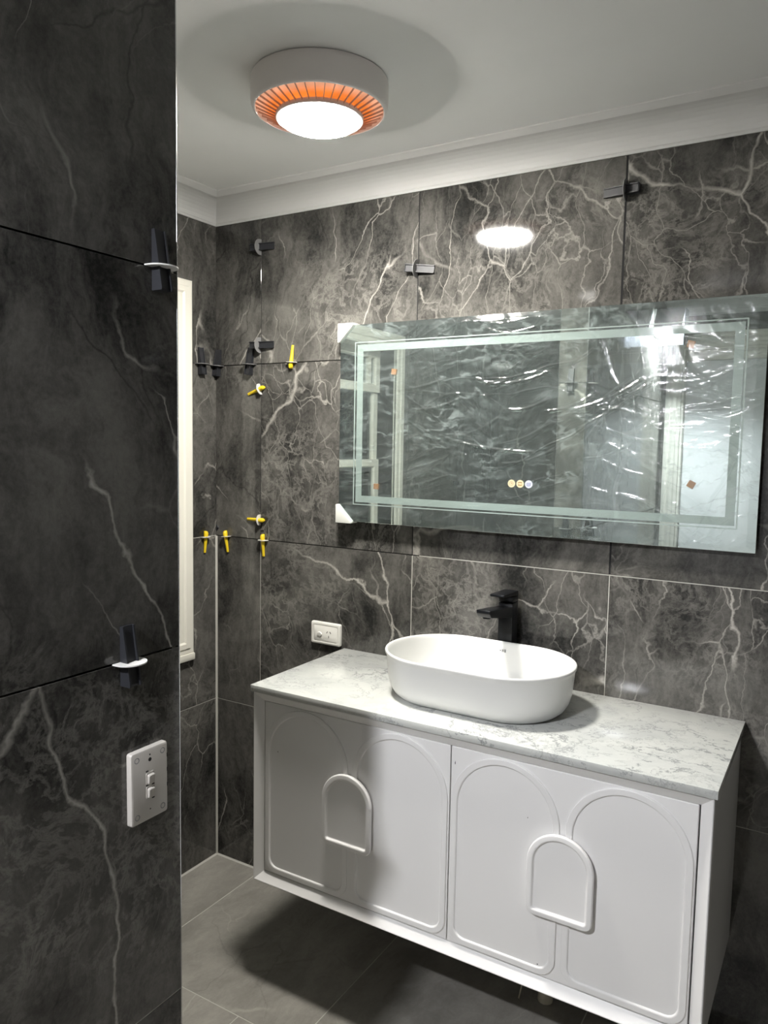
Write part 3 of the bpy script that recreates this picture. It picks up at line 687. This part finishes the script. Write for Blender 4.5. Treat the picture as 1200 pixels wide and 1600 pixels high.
def slot(name, parent, x, z, a, w_, h_, y):
    return link(name, to_mesh(box_bm(-w_/2, w_/2, -0.0004, 0.002, -h_/2, h_/2), name), 'dark', parent, (x, y, z), (0, a, 0))
slot('socket_slot', out, 0.0075, 0.006, 0.5, 0.0022, 0.0075, -0.0126); slot('socket_slot', out, 0.0205, 0.006, -0.5, 0.0022, 0.0075, -0.0126); slot('socket_slot', out, 0.0140, -0.0085, 0, 0.0022, 0.008, -0.0126)

# ------------------------------------------------------------------ switch plate on the partition (cover removed)
sw = empty('light_switch_plate', (PX1+0.0005, -1.2275, 0.9945), (0, 0, math.pi/2)); tag(sw, 'white double light switch plate with open screw holes on dark partition', 'light switch')
link('face_plate', to_mesh(loft([[(x, y, z) for x, z in rrect(0.037-o_, 0.0585-o_, 0.004)] for o_, y in ((0.001, 0), (0, -0.001), (0, -0.0085), (0.0008, -0.0105), (0.0028, -0.0115))]), 'face_plate', True, 35), 'swplate', sw)
for zc in (0.0100, -0.0125):
    r = link('rocker_frame', to_mesh(loft([[(x, y, z) for x, z in rrect(0.0085-o_, 0.0100-o_, 0.003)] for o_, y in ((0, -0.0110), (0, -0.0125), (0.0012, -0.0125), (0.0014, -0.0114))], True, True, True), 'rocker_frame', True, 35), 'swplate', sw, (0.0005, 0, zc))
    link('rocker', to_mesh(loft([[(x, y, z) for x, z in rrect(0.0066-o_, 0.0080-o_, 0.0025)] for o_, y in ((0, -0.0110), (0, -0.0150), (0.0012, -0.0162))]), 'rocker', True, 35), 'swplate', r, None, (0.08, 0, 0))
    slot('indicator_slot', sw, -0.006, zc+0.0122, 0, 0.005, 0.0020, -0.0117); slot('indicator_slot', sw, 0.006, zc-0.0118, 0, 0.005, 0.0020, -0.0117)
def hole(x, z, r, depth_mat='dark'):
    link('screw_hole', to_mesh(loft([[(rr*math.cos(2*math.pi*k/20), y, rr*math.sin(2*math.pi*k/20)) for k in range(20)] for rr, y in ((r, -0.0113), (r, -0.0118), (0.0003, -0.0118))], True, False, True), 'screw_hole'), depth_mat, sw, (x, 0, z))
for hx, hz in ((-0.026, 0.046), (0.026, 0.046), (-0.026, -0.046), (0.026, -0.046)):
    link('screw_recess', to_mesh(loft([[(rr*math.cos(2*math.pi*k/20), y, rr*math.sin(2*math.pi*k/20)) for k in range(20)] for rr, y in ((0.0048, -0.0112), (0.0048, -0.0118), (0.0040, -0.0119), (0.0034, -0.0114), (0.0004, -0.0113))], True, False, True), 'screw_recess', True, 40), 'clip_shaded', sw, (hx, 0, hz))
hole(0.0, 0.040, 0.0032); hole(0.0, -0.041, 0.0012); hole(0.0, 0.048, 0.0013)
for k in (0.035, 0.011, -0.014): slot('clip_notch', sw, 0.0362, k, 0, 0.002, 0.006, -0.0105)

# ------------------------------------------------------------------ tile levelling clips
def plate_arch(hw, ht, thick):
    """thin arched tab in the joint: along x, standing out towards -y"""
    n = 16
    pts = [(hw, 0.0)] + [(hw*math.cos(t)*(0.62 + 0.38*abs(math.cos(t))**0.6), -0.006 - (ht-0.006)*math.sin(t)**0.8 if 0 < math.sin(t) else -0.006) for t in [math.pi*i/n for i in range(n+1)]] + [(-hw, 0.0)]
    return loft([[(x, y, -thick/2) for x, y in pts], [(x, y, thick/2) for x, y in pts]])
def wedge_black():
    """long axis z, thick end at the bottom, rails along both sides and a groove between"""
    L0, L1 = -0.036, 0.056; W = 0.0115
    def sec(z, d):
        g = 0.0028; k = min(0.004, d*0.4)
        return [(-W, 0, z), (-W, -d, z), (-W+g, -d, z), (-W+g, -d+k, z), (W-g, -d+k, z), (W-g, -d, z), (W, -d, z), (W, 0, z)]
    return loft([sec(L0, 0.021), sec(L0+0.003, 0.0215), sec(0.0, 0.016), sec(L1, 0.0065)])
def wedge_yellow():
    def sec(z, w, d):
        return [(w*math.cos(t), -d*0.5 - d*0.5*math.sin(t), z) for t in [2*math.pi*(i+0.5)/8 for i in range(8)]]
    bm = loft([sec(-0.021, 0.0030, 0.010), sec(-0.019, 0.0062, 0.015), sec(-0.013, 0.0078, 0.0175), sec(-0.006, 0.0076, 0.017), sec(0.0, 0.0066, 0.015), sec(0.030, 0.0056, 0.010), sec(0.056, 0.0048, 0.006)])
    return bm
def groove_yellow():
    return box_bm(-0.0012, 0.0012, -0.0155, -0.0095, -0.001, 0.036)
ME = {'bt': to_mesh(plate_arch(0.026, 0.034, 0.0020), 'tab'), 'bw': to_mesh(wedge_black(), 'wedge'), 'yt': to_mesh(plate_arch(0.019, 0.022, 0.0018), 'tab'), 'yw': to_mesh(wedge_yellow(), 'wedge', True, 45)}
def clip(kind, loc, rotz, spin, label, group, tab='clip_shaded'):
    """rotz turns the clip to its wall, spin turns it about the wall's normal"""
    o = empty('tile_levelling_clip', loc)
    o.rotation_euler = (Matrix.Rotation(rotz, 3, 'Z') @ Matrix.Rotation(spin, 3, 'Y')).to_euler()
    tag(o, label, 'tile clip', group)
    k = 'b' if kind == 'black' else 'y'
    tb = link('tab', ME[k+'t'].copy(), tab if k == 'b' else 'clipw', o); tb['label'] = 'shade-darkened white plastic tab' if tab == 'clip_shaded' and k == 'b' else 'white plastic tab'
    link('wedge', ME[k+'w'], 'blackp' if k == 'b' else 'yellow', o)
    return o
G1, G2 = 'black tile levelling wedges', 'yellow tile levelling wedges'
E_ = 0.0006
H = math.pi/2
clip('black', (0.205, -E_, 2.185), 0, H, 'black levelling wedge lying sideways just under the ceiling cornice by the corner', G1)
clip('black', (0.806, -E_, 2.055), 0, H+0.12, 'black levelling wedge lying sideways above the mirror left of the lamp reflection', G1)
clip('black', (1.4065, -E_, 2.190), 0, -H, 'black levelling wedge lying sideways high up above the right half of the mirror', G1)
clip('black', (0.205, -E_, 1.862), 0, H, 'short black levelling wedge lying sideways just above the upper horizontal joint', G1)
clip('black', (0.012, -E_, 1.8), 0, 0.06, 'upright black levelling wedge nearest the room corner on the basin wall', G1)
clip('black', (0.160, -E_, 1.8), 0, 0.06, 'upright black levelling wedge second from the corner on the basin wall', G1)
clip('black', (E_, -0.079, 1.8), H, 0.0, 'upright black levelling wedge between the window trim and the corner', G1)
clip('black', (PX1+E_, -1.193, 1.8), H, 0.0, 'black levelling wedge with white tab on upper joint of the dark partition', G1, 'clipw')
clip('black', (PX1+E_, -1.262, 1.199), H, 0.0, 'black levelling wedge with white tab above the light switch on the partition', G1, 'clipw')
clip('black', (0.940, PY+E_, 1.8), math.pi, 0.0, 'upper black levelling wedge on the partition end, seen in the mirror', G1)
clip('black', (0.940, PY+E_, 1.199), math.pi, 0.0, 'lower black levelling wedge on the partition end, seen in the mirror', G1)
clip('black', (E_, -2.06, 1.32), H, H, 'black levelling wedge beyond the window, seen dimly in the mirror', G1)
clip('yellow', (0.340, -E_, 1.8), 0, 0.05, 'upright yellow levelling wedge left of the mirror on the upper joint', G2)
clip('yellow', (0.205, -E_, 1.715), 0, -H-0.3, 'tilted sideways yellow levelling wedge below the upper joint', G2)
clip('yellow', (0.205, -E_, 1.268), 0, -H, 'level sideways yellow levelling wedge above the lower joint', G2)
clip('yellow', (E_, -0.062, 1.199), H, math.pi, 'yellow levelling wedge pointing down beside the window trim', G2)
clip('yellow', (0.052, -E_, 1.199), 0, math.pi-0.1, 'yellow levelling wedge pointing down just right of the room corner', G2)
clip('yellow', (0.222, -E_, 1.199), 0, math.pi, 'yellow levelling wedge pointing down third from the left on the lower joint', G2)
# small black triangle in the corner
cw = link('corner_triangle', to_mesh(loft([[(0.001, -0.001, 1.212), (0.001, -0.001, 1.240), (0.001, -0.004, 1.226)], [(0.012, -0.001, 1.224), (0.012, -0.001, 1.230), (0.012, -0.004, 1.227)]]), 'corner_triangle'), 'blackp')
tag(cw, 'tiny black triangle in the room corner above the lower joint', 'spacer')

# ------------------------------------------------------------------ pipework under the vanity
def tube(pts, r, n=14):
    rings = []
    for i, p in enumerate(pts):
        p = Vector(p); d = (Vector(pts[min(i+1, len(pts)-1)]) - Vector(pts[max(i-1, 0)])).normalized()
        a = d.orthogonal().normalized() if i == 0 else (prev - d*prev.dot(d)).normalized()
        prev = a; b = d.cross(a)
        rings.append([p + (a*math.cos(2*math.pi*k/n) + b*math.sin(2*math.pi*k/n))*r for k in range(n)])
    return loft(rings)
wp = link('waste_pipe', to_mesh(tube([(1.30, -0.075, 0.001), (1.30, -0.075, 0.15), (1.30, -0.075, VZ0-0.001)], 0.021), 'waste_pipe', True, 50), 'pipe'); tag(wp, 'cream waste pipe standing under the vanity', 'pipe')
cb = link('loose_cable', to_mesh(tube([(1.235 + 0.012*math.sin(k/4), -0.10 - 0.01*math.cos(k/5), 0.002 + (VZ0-0.004)*k/20) for k in range(21)], 0.0022, 8), 'loose_cable', True, 60), 'pipe'); tag(cb, 'thin pale cable hanging under the vanity beside the pipe', 'cable')
